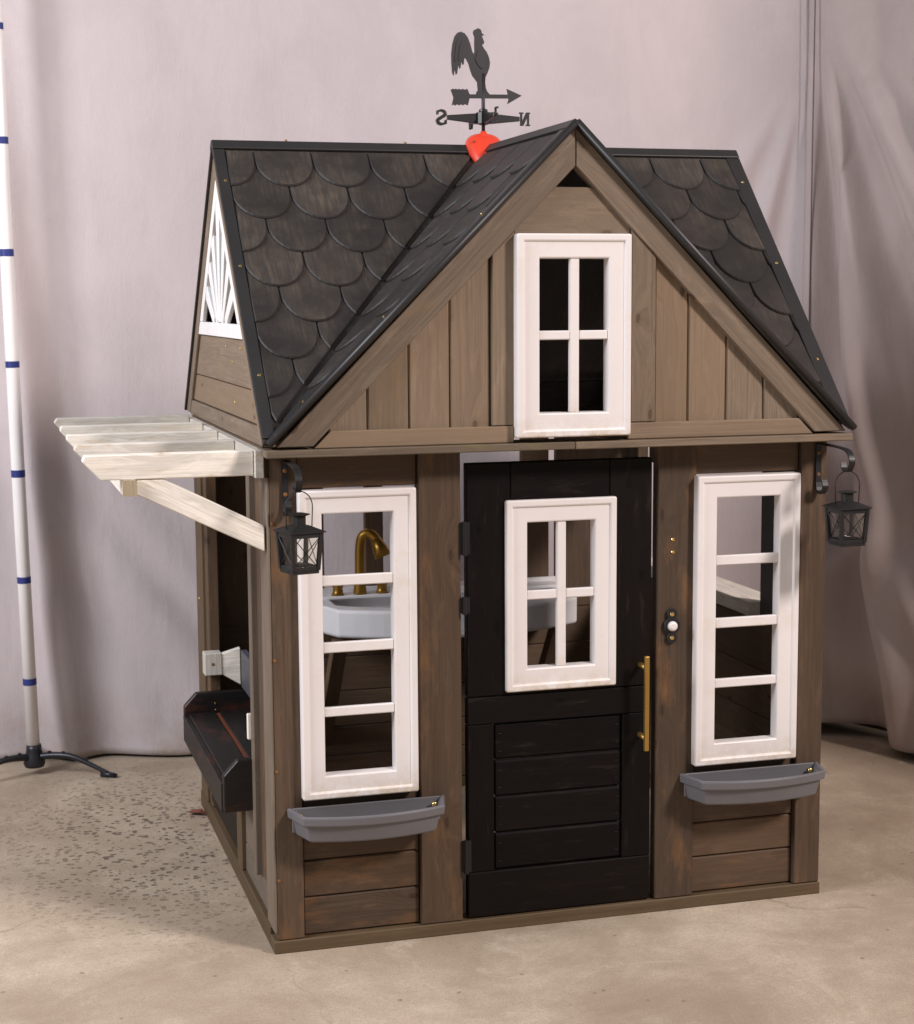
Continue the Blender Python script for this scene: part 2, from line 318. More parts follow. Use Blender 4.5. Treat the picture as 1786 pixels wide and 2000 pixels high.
def screw(loc, ndir, parent, r=.0035, m=None):
    key = (r, tuple(ndir), m.name if m else '')
    if key not in screw_me:
        bm = bmesh.new(); add_lathe(bm, [(r, -.001), (r, .0006), (r*.8, .0016), (r*.35, .002)], (0, 0, 0), 10)
        q = Vector((0, 0, 1)).rotation_difference(Vector(ndir)); bmesh.ops.rotate(bm, verts=bm.verts, cent=(0, 0, 0), matrix=q.to_matrix())
        bmesh.ops.recalc_face_normals(bm, faces=bm.faces)
        me = bpy.data.meshes.new('screw'); bm.to_mesh(me); bm.free(); me.materials.append(m or M_SCREW); screw_me[key] = me
    o = bpy.data.objects.new('screw', screw_me[key]); sc.collection.objects.link(o); o.location = loc; o.parent = parent; return o
def thing(name, label, cat, loc=(0, 0, 0), group=None):
    o = bpy.data.objects.new(name, None); sc.collection.objects.link(o); o.empty_display_size = .1
    o['label'] = label; o['category'] = cat
    if group: o['group'] = group
    return o
def tag(o, label, cat): o['label'] = label; o['category'] = cat; return o
def J(a=.0006): return random.uniform(-a, a)

# ------------------------------------------------------------------ setting
bm = bmesh.new(); bmesh.ops.create_grid(bm, x_segments=2, y_segments=2, size=9); fl = finish(bm, 'concrete_floor', M_CONC); fl['kind'] = 'structure'
# wall shaped to the cloth, dark as stand-in for shade seen under its hem
bm = bmesh.new(); wp = [(-4.0, 2.35), (-1.5, 1.99), (1.96, 1.47), (2.06, 1.24), (2.18, .96), (2.38, .52), (2.56, .02), (2.7, -.55)]
wv = [[bm.verts.new((x, y, z)) for x, y in wp] for z in (-.01, 3.3)]
for i in range(len(wp)-1): bm.faces.new((wv[0][i], wv[0][i+1], wv[1][i+1], wv[1][i]))
wl = finish(bm, 'hem_shade_wall', M_WALL); wl['kind'] = 'structure'

def ss(a, b, x):
    t = max(0, min(1, (x-a)/(b-a))); return t*t*(3-2*t)
def hsh(i): return math.sin(i*12.9898+4.1)*43758.5453 % 1
def vnoise(x):
    i = math.floor(x); f = x-i; f = f*f*(3-2*f); return hsh(i)*(1-f)+hsh(i+1)*f
def cloth(name, path, z0f, z1, disp, m, ns=260, nz=150):
    P = [Vector((*p, 0)) for p in path]; L = [0]
    for a, b in zip(P, P[1:]): L.append(L[-1]+(b-a).length)
    bm = bmesh.new(); rows = []
    for j in range(nz+1):
        row = []
        for i in range(ns+1):
            s = L[-1]*i/ns; k = 0
            while k < len(L)-2 and s > L[k+1]: k += 1
            t = (s-L[k])/(L[k+1]-L[k]); p = P[k].lerp(P[k+1], t); d = (P[k+1]-P[k]).normalized(); nrm = Vector((d.y, -d.x, 0))
            z = z0f(s)+(z1-z0f(s))*(j/nz)
            q = p+nrm*disp(s, z)
            row.append(bm.verts.new((q.x, q.y, z)))
        rows.append(row)
    for j in range(nz):
        for i in range(ns): bm.faces.new((rows[j][i], rows[j][i+1], rows[j+1][i+1], rows[j+1][i]))
    o = finish(bm, name, m, smooth=True)
    md = o.modifiers.new('thickness', 'SOLIDIFY'); md.thickness = .002; md.offset = 0
    return o
# back cloth: from x=-1.5 on the left to the seam at x=1.80
SEAM = (1.85, 1.325)
BL = [(-1.50, 1.775), SEAM]; Ls = math.dist(*BL)
def d_back(s, z):
    x = -1.5+s*(3.35/Ls); h = ss(2.3, .2, z)
    d = .012*math.sin(2.1*x+.9*z+.4)+.006*math.sin(5.3*x-2.1*z)
    # leaning fold at the left edge
    xl = -.43+.10*(1.9-z)*.9
    d += (.055*math.exp(-((x-xl+.03)/.055)**2)-.018*math.exp(-((x-xl-.06)/.08)**2))*ss(2.5, 1.2, z)
    d += .009*math.sin(9*(x+.35*z)+3*vnoise(x*2))*ss(1.3, .2, z)*ss(1.2, -.2, x)
    # slight pull lines from the top middle
    d += .0028*math.sin(24*(x+.30*z)+4*vnoise(z*2+1))*ss(.5, 1.5, z)*ss(1.0, .2, abs(x-.55))
    d += .0025*math.sin(18*(x+.38*z)+4*vnoise(x*3))*ss(.5, 1.5, z)
    # folds fanning down-left from the seam
    th = math.atan2(max(0.0, 1.85-x), max(.05, 2.05-z)); rad = math.hypot(1.85-x, 2.05-z)
    d += .020*min(1, rad+.1)*math.sin(22*th+4*vnoise(th*6))*ss(.05, .5, rad)*ss(.70, .05, 1.85-x)*ss(2.0, 1.7, z)*ss(.85, .45, th)
    d += .010*math.sin(21*(x+.8*z)+6*vnoise(x*4+z*3))*ss(1.1, .3, z)*ss(.7, .1, abs(x+.1))
    # gather towards the hem
    d += .010*math.sin(13*x+2*vnoise(x*3))*ss(.5, 0, z)
    return d
c1 = cloth('backdrop_cloth', BL, lambda s: .004+.010*vnoise(s*3.0), 3.0, d_back, M_CURT)
tag(c1, 'wide mauve grey cloth backdrop hanging behind the playhouse', 'backdrop')
# right cloth: comes forward from the seam
RP = [(1.845, 1.335), (1.92, 1.20), (2.04, .90), (2.22, .50), (2.40, .0), (2.5, -.5)]
def d_right(s, z):
    # long folds falling and spreading from the top of the seam
    ap = 2.18; dz = max(.12, ap-z); th = math.atan2(s, dz); rad = math.hypot(s, dz)
    ph = 21*th+3.0*vnoise(th*6+1)+.7*math.sin(2.2*z)+.4; w_ = math.sin(ph); w_ = math.copysign(abs(w_)**.85, w_)
    lo = ss(1.15, .75, th)*ss(2.05, 1.75, z)
    d = .085*min(1.1, rad)*(w_ if w_ > 0 else .65*w_)*lo
    d += .012*rad*math.sin(58*th+5*vnoise(rad*4))*lo
    d += .018*math.sin(17*s+2.5*z+.5)*(1-lo)
    d += .012*math.sin(18*(s+.55*z)+5*vnoise(z*2.5))*ss(.9, .0, z)
    return d*ss(-.02, .08, s)+.015
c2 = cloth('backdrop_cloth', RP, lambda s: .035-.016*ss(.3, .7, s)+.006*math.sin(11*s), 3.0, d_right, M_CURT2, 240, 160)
tag(c2, 'cloth backdrop, its shading put into a darker taupe, hanging in deep slanting folds at the right edge', 'backdrop')
pole = tube('backdrop_pole', [(1.828, 1.285, 0), (1.828, 1.285, 3.0)], .0018, plain('brown_pole', (.10, .075, .070), .6)); tag(pole, 'thin dark upright pole at the seam between the two backdrop cloths', 'pole')

# measuring stand at the left
st = thing('measuring_stand', 'tall white pole with blue tape bands on a dark metal tripod foot', 'stand')
px, py = -.415, 1.50
bm = bmesh.new(); add_tube(bm, [(px+.012, py, .045), (px-.001, py, .8), (px-.012, py, 1.6), (px-.018, py, 2.7)], .0178, 20); finish(bm, 'pole', M_PVC, st, smooth=True)
for i, z in enumerate((.262, .545, .835, 1.130, 1.425, 1.718, 2.012, 2.306)):
    xx = px+.012-.0135*z if z > .8 else px+.0125-.0165*z
    xx = px+(.012 if z < .05 else .012+(-.013)*(z-.045)/.755 if z < .8 else -.001-.011*(z-.8)/.8 if z < 1.6 else -.012-.006*(z-1.6)/1.1)
    bm = bmesh.new(); add_tube(bm, [(xx, py, z-.0095), (xx-.0002, py, z+.0095+J(.002))], .0186, 20); finish(bm, 'tape_band', M_TAPE, st)
lathe('hub', [(.026, .0), (.03, .01), (.024, .03), (.021, .05), (.02, .062)], (px+.013, py, .022), M_IRON, st)
for ang, ln in ((-27, .215), (208, .25), (92, .15)):
    a = math.radians(ang); dx, dy = math.cos(a), math.sin(a)
    pts = smooth_path([(px+.013+dx*d, py+dy*d, z) for d, z in ((.0, .048), (.06, .056), (.11, .054), (.16, .036), (ln, .012))], 5)
    bm = bmesh.new(); add_tube(bm, pts, [.0105-.005*i/(len(pts)-1) for i in range(len(pts))], 10); lg = finish(bm, 'leg', M_IRON, st, smooth=True)
    f = pts[-1]; bm = bmesh.new(); add_tube(bm, [(f.x-dx*.02, f.y-dy*.02, .010), (f.x+dx*.024, f.y+dy*.024, .0065)], [.0095, .006], 10); finish(bm, 'foot', M_IRON, lg, smooth=True)
    for d in (.045, .085, .15):
        bm = bmesh.new(); add_lathe(bm, [(.006, 0), (.006, .008), (.003, .010)], (px+.013+dx*d, py+dy*d, .058 if d < .12 else .044), 8); finish(bm, 'bolt', M_IRON, lg)
lf = extr('dry_leaf', [(-.035, 1.02, .004), (-.01, 1.0, .010), (.0, .96, .004), (-.02, .965, .012), (-.045, .985, .006)], (0, 0, .0008), M_LEAF, None, bevel=0); tag(lf, 'small dry reddish leaf on the floor by the rear left corner', 'leaf')

# ------------------------------------------------------------------ the playhouse
W, D, XM, YR, ZR, ZB, YF, GL, GR = 1.2, 1.07, .6126, .532, 1.637, 1.024, -.05, -.002, 1.227
YB = 2*YR-YF
H = thing('playhouse', "children's wooden playhouse with charcoal scalloped roof, white windows and black door", 'playhouse')
# sill frame
box('sill', -.002, W+.002, -.003, .045, 0, .026, W_BASE, H)
box('sill', -.002, .04, .047, D, 0, .040, W_BASE, H)
box('sill', W-.04, W+.002, .047, D, 0, .026, W_BASE, H)
box('sill', .042, W-.042, D-.04, D, 0, .026, W_BASE, H)
ZT = .996
# front posts
W_SIDE = wood('weathered_lit_side_wood', (.195, .158, .125), (.125, .097, .074), wear=.3)  # weathered wood made paler, the light on the left faces put into colour
box('corner_post', .0062, .060, 0, .086, .027, ZT, W_BROWN, H); box('lit_side_face', 0, .0056, .0008, .085, .041, ZT-.04, W_SIDE, H)  # post's left face as a separate board, side light put into its colour
box('corner_post', 1.140, W, 0, .030, .027, ZT, W_BROWN, H)
box('door_post', .303, .390, .0005, .030, .027, ZT, W_BROWN, H)
box('door_post', .815, .901, .0005, .030, .027, ZT, W_BROWN, H)
# header boards and lower siding in the bays
for x0, x1 in ((.0615, .3015), (.9025, 1.1385)):
    box('header_board', x0, x1, .010+J(), .026, .9305, ZT, W_BROWN, H)
    for z0, z1 in ((.028, .104), (.1065, .180), (.1825, .262), (.2645, .33)):
        box('siding_plank', x0, x1, .013+J(.001), .027, z0, z1, W_BROWN, H, bevel=.0025)
# top frame behind the beam
box('top_plate', .062, .3885, .032, .055, .955, 1.01, W_DARK, H); box('top_plate', .8165, 1.138, .032, .055, .955, 1.01, W_DARK, H)

# --- moulded window frames
def ring_frame(name, x0, x1, z0, z1, prof, m, parent, label=None, crad=.004):
    """mitred moulding: prof is a list of (inset, y)"""
    bm = bmesh.new(); rings = []
    for ins, y in prof:
        c = max(.0012, crad-ins*.2); a0, a1, b0, b1 = x0+ins, x1-ins, z0+ins, z1-ins; ring = []
        for cx, cz, st_ in ((a0+c, b0+c, 180), (a1-c, b0+c, 270), (a1-c, b1-c, 0), (a0+c, b1-c, 90)):
            for k in range(4):
                an = math.radians(st_+k*30); ring.append(bm.verts.new((cx+c*math.cos(an), y, cz+c*math.sin(an))))
        rings.append(ring)
    n = len(rings[0])
    for i in range(len(rings)-1):
        for k in range(n): bm.faces.new((rings[i][k], rings[i][(k+1) % n], rings[i+1][(k+1) % n], rings[i+1][k]))
    for k in range(n): bm.faces.new((rings[-1][k], rings[-1][(k+1) % n], rings[0][(k+1) % n], rings[0][k]))
    return finish(bm, name, m, parent, label=label)
def prof(y, bw): return [(0, y+.030), (0, y+.003), (.0015, y+.0008), (.003, y), (.0115, y), (.0135, y+.001), (.0155, y+.0045), (bw-.003, y+.0045), (bw-.001, y+.0055), (bw, y+.008), (bw+.001, y+.030)]
def window(x0, x1, z0, z1, y, bw, hbars, vbars, parent, label):
    wn = ring_frame('window', x0, x1, z0, z1, prof(y, bw), M_WHITE, parent, label)
    for v in vbars: box('muntin', v-.0098, v+.0098, y+.0075, y+.019, z0+bw, z1-bw, M_WHITE, wn, bevel=.002)
    xs = [x0+bw]+[q for v in vbars for q in (v-.0098, v+.0098)]+[x1-bw]
    for a, b in hbars:
        for i in range(0, len(xs), 2): box('muntin', xs[i], xs[i+1], y+.008, y+.0185, a, b, M_WHITE, wn, bevel=.002)
    return wn
HB = [(.739, .760), (.606, .627), (.478, .497)]
window(.0584, .294, .3137, .9283, -.020, .0465, HB, [], H, 'tall white four pane window left of the door')
window(.895, 1.131, .3137, .9283, -.020, .0465, HB, [], H, 'tall white four pane window right of the door')
window(.4874, .7258, 1.0228, 1.4204, -.070, .0475, [(1.214, 1.232)], [.608], H, 'white cross barred window in the front gable')

# --- front gable boards (face at y=-0.05)
def gpoly(name, pts, y, th, m, axis, bevel=.0018): return extr(name, [(x, y+J(.0008), z) for x, z in pts], (0, th, 0), m, H, axis, bevel)
ga, gz = 1.619, 1.030       # apex and foot of the rake boards' outer edge
sl = (1.619-1.023)/(.614-.020)
def ztop(x): return 1.5515-abs(x-.6145)*sl*.985       # inner edge of the rake boards
gpoly('rake_board', [(.013, 1.0165), (.083, 1.0165), (.6137, 1.5515), (.6137, 1.626)], YF, .030, W_GREY, (.594, 0, .596))
gpoly('rake_board', [(1.2165, 1.0165), (.6147, 1.626), (.6147, 1.5515), (1.1435, 1.0165)], YF, .030, W_GREY, (.594, 0, -.596))
gpoly('base_rail', [(.0855, 1.0125), (.4865, 1.0125), (.4865, 1.0455), (.1185, 1.0455)], YF+.001, .025, W_GREY, (1, 0, 0))
gpoly('base_rail', [(.7268, 1.0125), (1.1405, 1.0125), (1.1075, 1.0455), (.7268, 1.0455)], YF+.001, .025, W_GREY, (1, 0, 0))
xs = [.116, .193, .276, .359, .4425]
for a, b in zip(xs, xs[1:]):
    gpoly('gable_plank', [(a+.001, 1.040), (b-.001, 1.040), (b-.001, ztop(b)+.012), (a+.001, ztop(a)+.012)], YF+.014, .012, W_GREY, (0, 0, 1), .003)
xs = [.7885, .862, .947, 1.031, 1.112]
for a, b in zip(xs, xs[1:]):
    gpoly('gable_plank', [(a+.001, 1.040), (b-.001, 1.040), (b-.001, ztop(b)+.012), (a+.001, ztop(a)+.012)], YF+.014, .012, W_GREY, (0, 0, 1), .003)
gpoly('window_batten', [(.4435, 1.0465), (.4885, 1.0465), (.4885, ztop(.4885)-.002), (.4435, ztop(.4435)-.002)], YF+.004, .022, W_GREY, (0, 0, 1))
gpoly('window_batten', [(.7345, 1.0465), (.7875, 1.0465), (.7875, ztop(.7875)-.002), (.7345, ztop(.7345)-.002)], YF+.004, .022, W_GREY, (0, 0, 1))
gpoly('gable_board', [(.4900, 1.415), (.7335, 1.415), (.7335, ztop(.7335)+.004), (.655, 1.5115), (.575, 1.5115), (.4900, ztop(.49)+.004)], YF+.009, .014, W_GREY, (1, 0, 0))
# shelf beam under the gable, in two lengths
W_BEAM = wood('mossy_taupe_wood', (.225, .175, .125), (.140, .108, .075), orange=(.24, .21, .05), wear=.7)
box('gable_beam', -.010, .609, -.066, .030, .9975, 1.0120, W_BEAM, H)
box('gable_beam', .610, 1.224, -.066, .030, .9970, 1.0118, W_GREY, H)

# --- left gable end (plane x=-0.008) and right gable end
def endpoly(name, pts, x, th, m, axis, parent=None, bevel=.0018): return extr(name, [(x, y, z) for y, z in pts], (th, 0, 0), m, parent or H, axis, bevel)
ns_ = (ZR-ZB)/(YR-YF); rk = .058
for x, th, side in ((-.008, .020, 'l'), (GR-.012, -.020, 'r')):
    sgn = 1 if th > 0 else -1
    ay, az = YR, ZR-.014
    endpoly('rake_board', [(YF+.004, ZB-.006), (YF+.004+rk, ZB-.006), (ay-.0005, az-rk*ns_), (ay-.0005, az)], x, th, W_GREY, (0, .58, .61))
    endpoly('rake_board', [(YB-.004, ZB-.006), (ay+.0005, az), (ay+.0005, az-rk*ns_), (YB-.004-rk, ZB-.006)], x, th, W_GREY, (0, .58, -.61))
    def yl(z): return YF+.004+rk+(z-(ZB-.006))/ns_
    for z0, z1, nm in ((1.014, 1.050, 'base_rail'), (1.052, 1.116, 'gable_plank'), (1.118, 1.214, 'gable_plank')):
        g = .001; endpoly(nm, [(yl(z0)+g, z0), (2*YR-yl(z0)-g, z0), (2*YR-yl(z1)-g, z1), (yl(z1)+g, z1)], x+sgn*(.002 if nm == 'base_rail' else .007), sgn*.010, W_GREY, (0, 1, 0))
    endpoly('gable_backing', [(yl(1.014), 1.014), (2*YR-yl(1.014), 1.014), (2*YR-yl(1.212)+.01, 1.212), (yl(1.212)-.01, 1.212)], x+sgn*.0185, sgn*.006, W_DARK, (0, 1, 0))  # board added to stop light showing through the plank joints
    # sunburst vent of white plastic
    vb = 1.216; vt = az-rk*ns_-.004
    bm = bmesh.new(); y0, y1 = yl(vb)+.002, 2*YR-yl(vb)-.002; X = x+sgn*.001; T = sgn*.010
    add_poly(bm, [(X, y0, vb), (X, y1, vb), (X, y1-.030/ns_, vb+.030), (X, y0+.030/ns_, vb+.030)], (T, 0, 0))
    sw = .040
    add_poly(bm, [(X, y0+.031/ns_, vb+.0305), (X, y0+.031/ns_+sw, vb+.0305), (X, YR-.0003, vt-sw*ns_), (X, YR-.0003, vt)], (T, 0, 0))
    add_poly(bm, [(X, y1-.031/ns_, vb+.0305), (X, YR+.0003, vt), (X, YR+.0003, vt-sw*ns_), (X, y1-.031/ns_-sw, vb+.0305)], (T, 0, 0))
    vent = finish(bm, 'gable_vent', M_VENT, H, bevel=.0012, label='white triangular sunburst vent' if side == 'l' else None)
    cy, cz = YR, vb-.015
    zi = lambda yy: vt-sw*ns_-abs(yy-YR)*ns_
    for k in range(7):
        an = math.radians(30+k*20); dy, dz = math.cos(an), math.sin(an)
        b0 = .047/dz; Lr = b0
        while cz+dz*Lr < zi(cy+dy*Lr)+.004 and Lr < .5: Lr += .002
        w0, w1 = .006+b0*.055, .006+Lr*.055
        extr('slat', [(X+sgn*.002, cy+dy*b0-dz*w0, cz+dz*b0+dy*w0), (X+sgn*.002, cy+dy*b0+dz*w0, cz+dz*b0-dy*w0), (X+sgn*.002, cy+dy*Lr+dz*w1, cz+dz*Lr-dy*w1), (X+sgn*.002, cy+dy*Lr-dz*w1, cz+dz*Lr+dy*w1)], (sgn*.0085+k*.0001, 0, 0), M_VENT, vent, bevel=.001)
for y, z in ((.47, 1.196), (.27, 1.196), (.38, 1.165), (.36, 1.080)): screw((-.001, y, z), (-1, 0, 0), H, .004)
# attic plates along the side walls
box('top_plate', -.004, .030, .012, D-.02, .955, 1.012, W_BROWN, H)
box('top_plate', W-.034, W, .058, D-.02, .955, 1.012, W_BROWN, H)
box('top_plate', .032, W-.036, D-.05, D-.02, .94, 1.078, W_BLACK, H)  # raised to close the eave gap; black stands in for attic shade

# --- roof panels
EXL, EXR = -.014, GR+.003
TH = .007
def panel(name, pts, nrm, parent=H, m=None):
    nrm = Vector(nrm).normalized(); return extr(name, [Vector(p)-nrm*TH for p in pts], nrm*TH, m or M_ROOF, parent, None, .0015)
NF = Vector((0, -(ZR-ZB), YR-YF)).normalized(); NB = Vector((0, ZR-ZB, YR-YF)).normalized()
kx = (ZR-ZB)/(XM-GL); NLc = Vector((-kx, 0, 1)).normalized(); NRc = Vector((kx, 0, 1)).normalized()
pL = panel('roof_panel', [(EXL, YR, ZR), (XM, YR, ZR), (GL, YF, ZB), (EXL, YF, ZB)], NF)
pR = panel('roof_panel', [(EXR, YR, ZR), (EXR, YF, ZB), (GR, YF, ZB), (XM, YR, ZR)], NF)
pB = panel('roof_panel', [(EXL, YR, ZR), (EXL, YB, ZB), (EXR, YB, ZB), (EXR, YR, ZR)], NB)
YO = YF-.010
cL = panel('roof_panel', [(XM, YO, ZR), (XM, YR, ZR), (GL, YF, ZB), (GL-.001, YO, ZB)], NLc)
cR = panel('roof_panel', [(XM, YO, ZR), (GR+.001, YO, ZB), (GR, YF, ZB), (XM, YR, ZR)], NRc)

def clip(poly, a, b, c):
    """keep a*x+b*y<=c"""
    out = []
    for i in range(len(poly)):
        p, q = poly[i], poly[(i+1) % len(poly)]; dp, dq = a*p[0]+b*p[1]-c, a*q[0]+b*q[1]-c
        if dp <= 0: out.append(p)
        if dp*dq < 0: t = dp/(dp-dq); out.append((p[0]+(q[0]-p[0])*t, p[1]+(q[1]-p[1])*t))
    return out
def area2(p): return .5*sum(p[i][0]*p[(i+1) % len(p)][1]-p[(i+1) % len(p)][0]*p[i][1] for i in range(len(p)))
def inset(p, d):
    n = len(p); out = []; s = 1 if area2(p) > 0 else -1
    for i in range(n):
        a, b, c = p[i-1], p[i], p[(i+1) % n]
        e1 = Vector((b[0]-a[0], b[1]-a[1])); e2 = Vector((c[0]-b[0], c[1]-b[1]))
        if e1.length < 1e-6 or e2.length < 1e-6: out.append(b); continue
        e1.normalize(); e2.normalize(); n1 = Vector((-e1.y, e1.x))*s; n2 = Vector((-e2.y, e2.x))*s; m_ = n1+n2
        if m_.length < .2: out.append(b); continue
        m_.normalize(); k = d/max(.45, m_.dot(n1)); out.append((b[0]+m_.x*k, b[1]+m_.y*k))
    return out
SW, RH, SLN = .1275, .0985, (YR-YF)**2
def shingles(parent, org, U, V, nrm, clips, v0, u0, urange, vmax, sw=SW, rh=RH):
    """scalloped tongues: org + U*u + V*v, tilted so each bottom edge stands proud"""
    org, U, V, nrm = Vector(org), Vector(U), Vector(V), Vector(nrm)
    row = 0
    while True:
        vb = v0+row*rh
        if vb-rh*1.5 > vmax: break
        k0 = int((urange[0]-u0)/sw)-2; k1 = int((urange[1]-u0)/sw)+2
        for k in range(k0, k1+1):
            cu = u0+k*sw+(0 if row % 2 == 0 else sw/2)
            hw = sw*.5-.0008; ell = rh*.80; vtop = vb-rh*1.62
            poly = [(cu-hw, vtop), (cu-hw, vb-ell)]+[(cu-hw*math.cos(math.pi*i/14), vb-ell+ell*math.sin(math.pi*i/14)) for i in range(1, 14)]+[(cu+hw, vb-ell), (cu+hw, vtop)]
            for a, b, c in clips: 
                poly = clip(poly, a, b, c)
                if len(poly) < 3: break
            if len(poly) < 3 or abs(area2(poly)) < .0004: continue
            pin = inset(poly, .0024)
            hgt = lambda v: .0008+.0085*max(0.0, min(1, (v-vtop)/(vb-vtop)))
            bm = bmesh.new(); n = len(poly)
            A = [bm.verts.new(org+U*p[0]+V*p[1]-nrm*.001) for p in poly]
            B = [bm.verts.new(org+U*p[0]+V*p[1]+nrm*max(-.0005, hgt(p[1])-.0032)) for p in poly]
            C_ = [bm.verts.new(org+U*p[0]+V*p[1]+nrm*hgt(p[1])) for p in pin]
            bm.faces.new(C_)
            for i in range(n):
                j = (i+1) % n; bm.faces.new((A[i], A[j], B[j], B[i])); bm.faces.new((B[i], B[j], C_[j], C_[i]))
            for f in bm.faces: f.material_index = 0 if len(f.verts) > 4 else 1
            o = finish(bm, 'shingle', M_ROOF, parent); o.data.materials.append(M_RIM)
        row += 1
LS = math.hypot(YR-YF, ZR-ZB); VD = Vector((0, -(YR-YF)/LS, -(ZR-ZB)/LS)); vk = (XM-GL)/LS
shingles(pL, (0, YR, ZR), (1, 0, 0), VD, NF, [(-1, 0, -.012), (0, -1, -.030), (1, vk, XM-.016)], .143, .137, (0, .6), .80)
shingles(pR, (0, YR, ZR), (1, 0, 0), VD, NF, [(1, 0, 1.197), (0, -1, -.030), (-1, vk, -XM-.016)], .137, 1.063, (.62, 1.22), .80)
LC = math.hypot(XM-GL, ZR-ZB); yk = (YR-YF)/LC
shingles(cL, (XM, 0, ZR), (0, 1, 0), Vector((-(XM-GL)/LC, 0, -(ZR-ZB)/LC)), NLc, [(-1, 0, -(YF+.022)), (0, -1, -.030), (1, yk, YR-.012)], .143, .03, (-.05, .55), .84)
shingles(cR, (XM, 0, ZR), (0, 1, 0), Vector(((XM-GL)/LC, 0, -(ZR-ZB)/LC)), NRc, [(-1, 0, -(YF+.022)), (0, -1, -.030), (1, yk, YR-.012)], .143, .03, (-.05, .55), .84)
# trims: ridge caps, rake bands and valley strips
def band(name, a, b, wd, nrm, width, th, parent):
    a, b, wd, nrm = Vector(a), Vector(b), Vector(wd).normalized(), Vector(nrm).normalized()
    return extr(name, [a+nrm*.0002, b+nrm*.0002, b+wd*width+nrm*.0002, a+wd*width+nrm*.0002], nrm*th, M_ROOFT, parent, None, .002, seg=2)
band('ridge_trim', (EXL, YR, ZR), (XM-.028, YR, ZR), VD, NF, .026, .007, pL); band('ridge_trim', (XM+.028, YR, ZR), (EXR, YR, ZR), VD, NF, .026, .007, pR)
band('ridge_trim', (EXL, YR, ZR), (EXR, YR, ZR), (0, .69, -.72), NB, .026, .007, pB)
band('rake_trim', Vector((EXL, YR, ZR))+VD*.027, Vector((EXL, YR, ZR))+VD*(LS-.012), (1, 0, 0), NF, .025, .005, pL)
band('rake_trim', Vector((EXR, YR, ZR))+VD*.027, Vector((EXR, YR, ZR))+VD*(LS-.012), (-1, 0, 0), NF, .034, .005, pR)
band('ridge_trim', (XM, YO, ZR), (XM, YR-.02, ZR), (-(XM-GL), 0, -(ZR-ZB)), NLc, .024, .006, cL); band('ridge_trim', (XM, YO, ZR), (XM, YR-.02, ZR), ((XM-GL), 0, -(ZR-ZB)), NRc, .024, .006, cR)
tube('edge_bead', [(XM, YO-.001, ZR-.001), (GL-.002, YO-.001, ZB-.001)], .0075, M_ROOFT, cL, 12); tube('edge_bead', [(XM, YO-.001, ZR-.001), (GR+.002, YO-.001, ZB-.001)], .0075, M_ROOFT, cR, 12)
band('rake_trim', (XM-.02, YO, ZR-.02), (GL, YO, ZB), (0, 1, 0), NLc, .028, .007, cL)
# screws on the trims
for t in (.15, .45, .80): screw(Vector((.002, YR, ZR))+VD*LS*t+NF*.0052, NF, H, .0038)
for t in (.13, .44, .78): screw(Vector((1.212, YR, ZR))+VD*LS*t+NF*.0052, NF, H, .0038)
for x in (.15, .42): screw((x, YR-.004, ZR+.006), (0, -.3, 1), H, .0035)
for t in (.30, .62, .88): screw(Vector((XM, YF+.006, ZR))+Vector((-(XM-GL), 0, -(ZR-ZB)))*t+NLc*.0075, NLc, H, .0032)

# --- door
dr = thing('door', '', ''); del dr['category'], dr['label']; bpy.data.objects.remove(dr)
DX0, DX1, DY = .4035, .8030, .004
bm = bmesh.new(); add_box(bm, DX0+.006, DX1-.006, DY+.014, DY+.020, .495, .499); door = finish(bm, 'door', W_BLACK, H, (1, 0, 0), label='black painted wooden door with white window and brass handle')
wx0, wx1, wz0, wz1 = .4836, .722, .4992, .8924
box('door_board', DX0, wx0+.012, DY, DY+.022, .4925, .969, W_BLACK, door); box('door_board', wx1-.012, DX1, DY, DY+.022, .4925, .969, W_BLACK, door)
box('door_board', wx0+.0125, wx1-.0125, DY+J(), DY+.022, wz1-.012, .969, W_BLACK, door)
box('door_board', wx0+.0125, wx1-.0125, DY+J(), DY+.022, .4925, wz0+.012, W_BLACK, door)
ring_w = window(wx0, wx1, wz0, wz1, -.007, .0465, [(.687, .706)], [.604], door, 'white four pane window in the black door')
box('door_board', DX0, .4595, DY, DY+.022, .1245, .4335, W_BLACK, door); box('door_board', .7405, DX1, DY, DY+.022, .1245, .4335, W_BLACK, door)
box('door_board', DX0, DX1, DY, DY+.022, .4345, .4905, W_BLACK, door); box('door_board', DX0, DX1, DY, DY+.022, .0285, .1235, W_BLACK, door)
for z0, z1 in ((.3575, .4325), (.2805, .3555), (.2035, .2785), (.1255, .2015)):
    pk = box('door_plank', .4605, .7395, DY+.004+J(.001), DY+.018, z0, z1, W_BLACK, door, bevel=.004)
    for xx in (.4725, .7285):
        for zz in (z0+.018, z1-.020): box('staple', xx-.0035, xx+.0035, DY+.0024, DY+.006, zz-.0006, zz+.0006, M_IRON, pk, bevel=0)
for z0, z1 in ((.787, .852), (.668, .700), (.130, .196)):
    bm = bmesh.new(); add_box(bm, .3885, .4075, -.004, .001, z0, z1); add_tube(bm, [(.3965, -.006, z0-.002), (.3965, -.006, z1+.002)], .005, 10); finish(bm, 'hinge', M_BLACKM, door, bevel=0)
# brass bar handle
bm = bmesh.new(); add_box(bm, .773, .783, -.039, -.030, .362, .562); hd = finish(bm, 'handle', M_BRASS, door, bevel=.0015, seg=2, label='long square brass bar handle')
for z in (.388, .537): tube('handle_post', [(.778, -.031, z), (.778, .005, z)], .0055, M_BRASS, hd, 12)
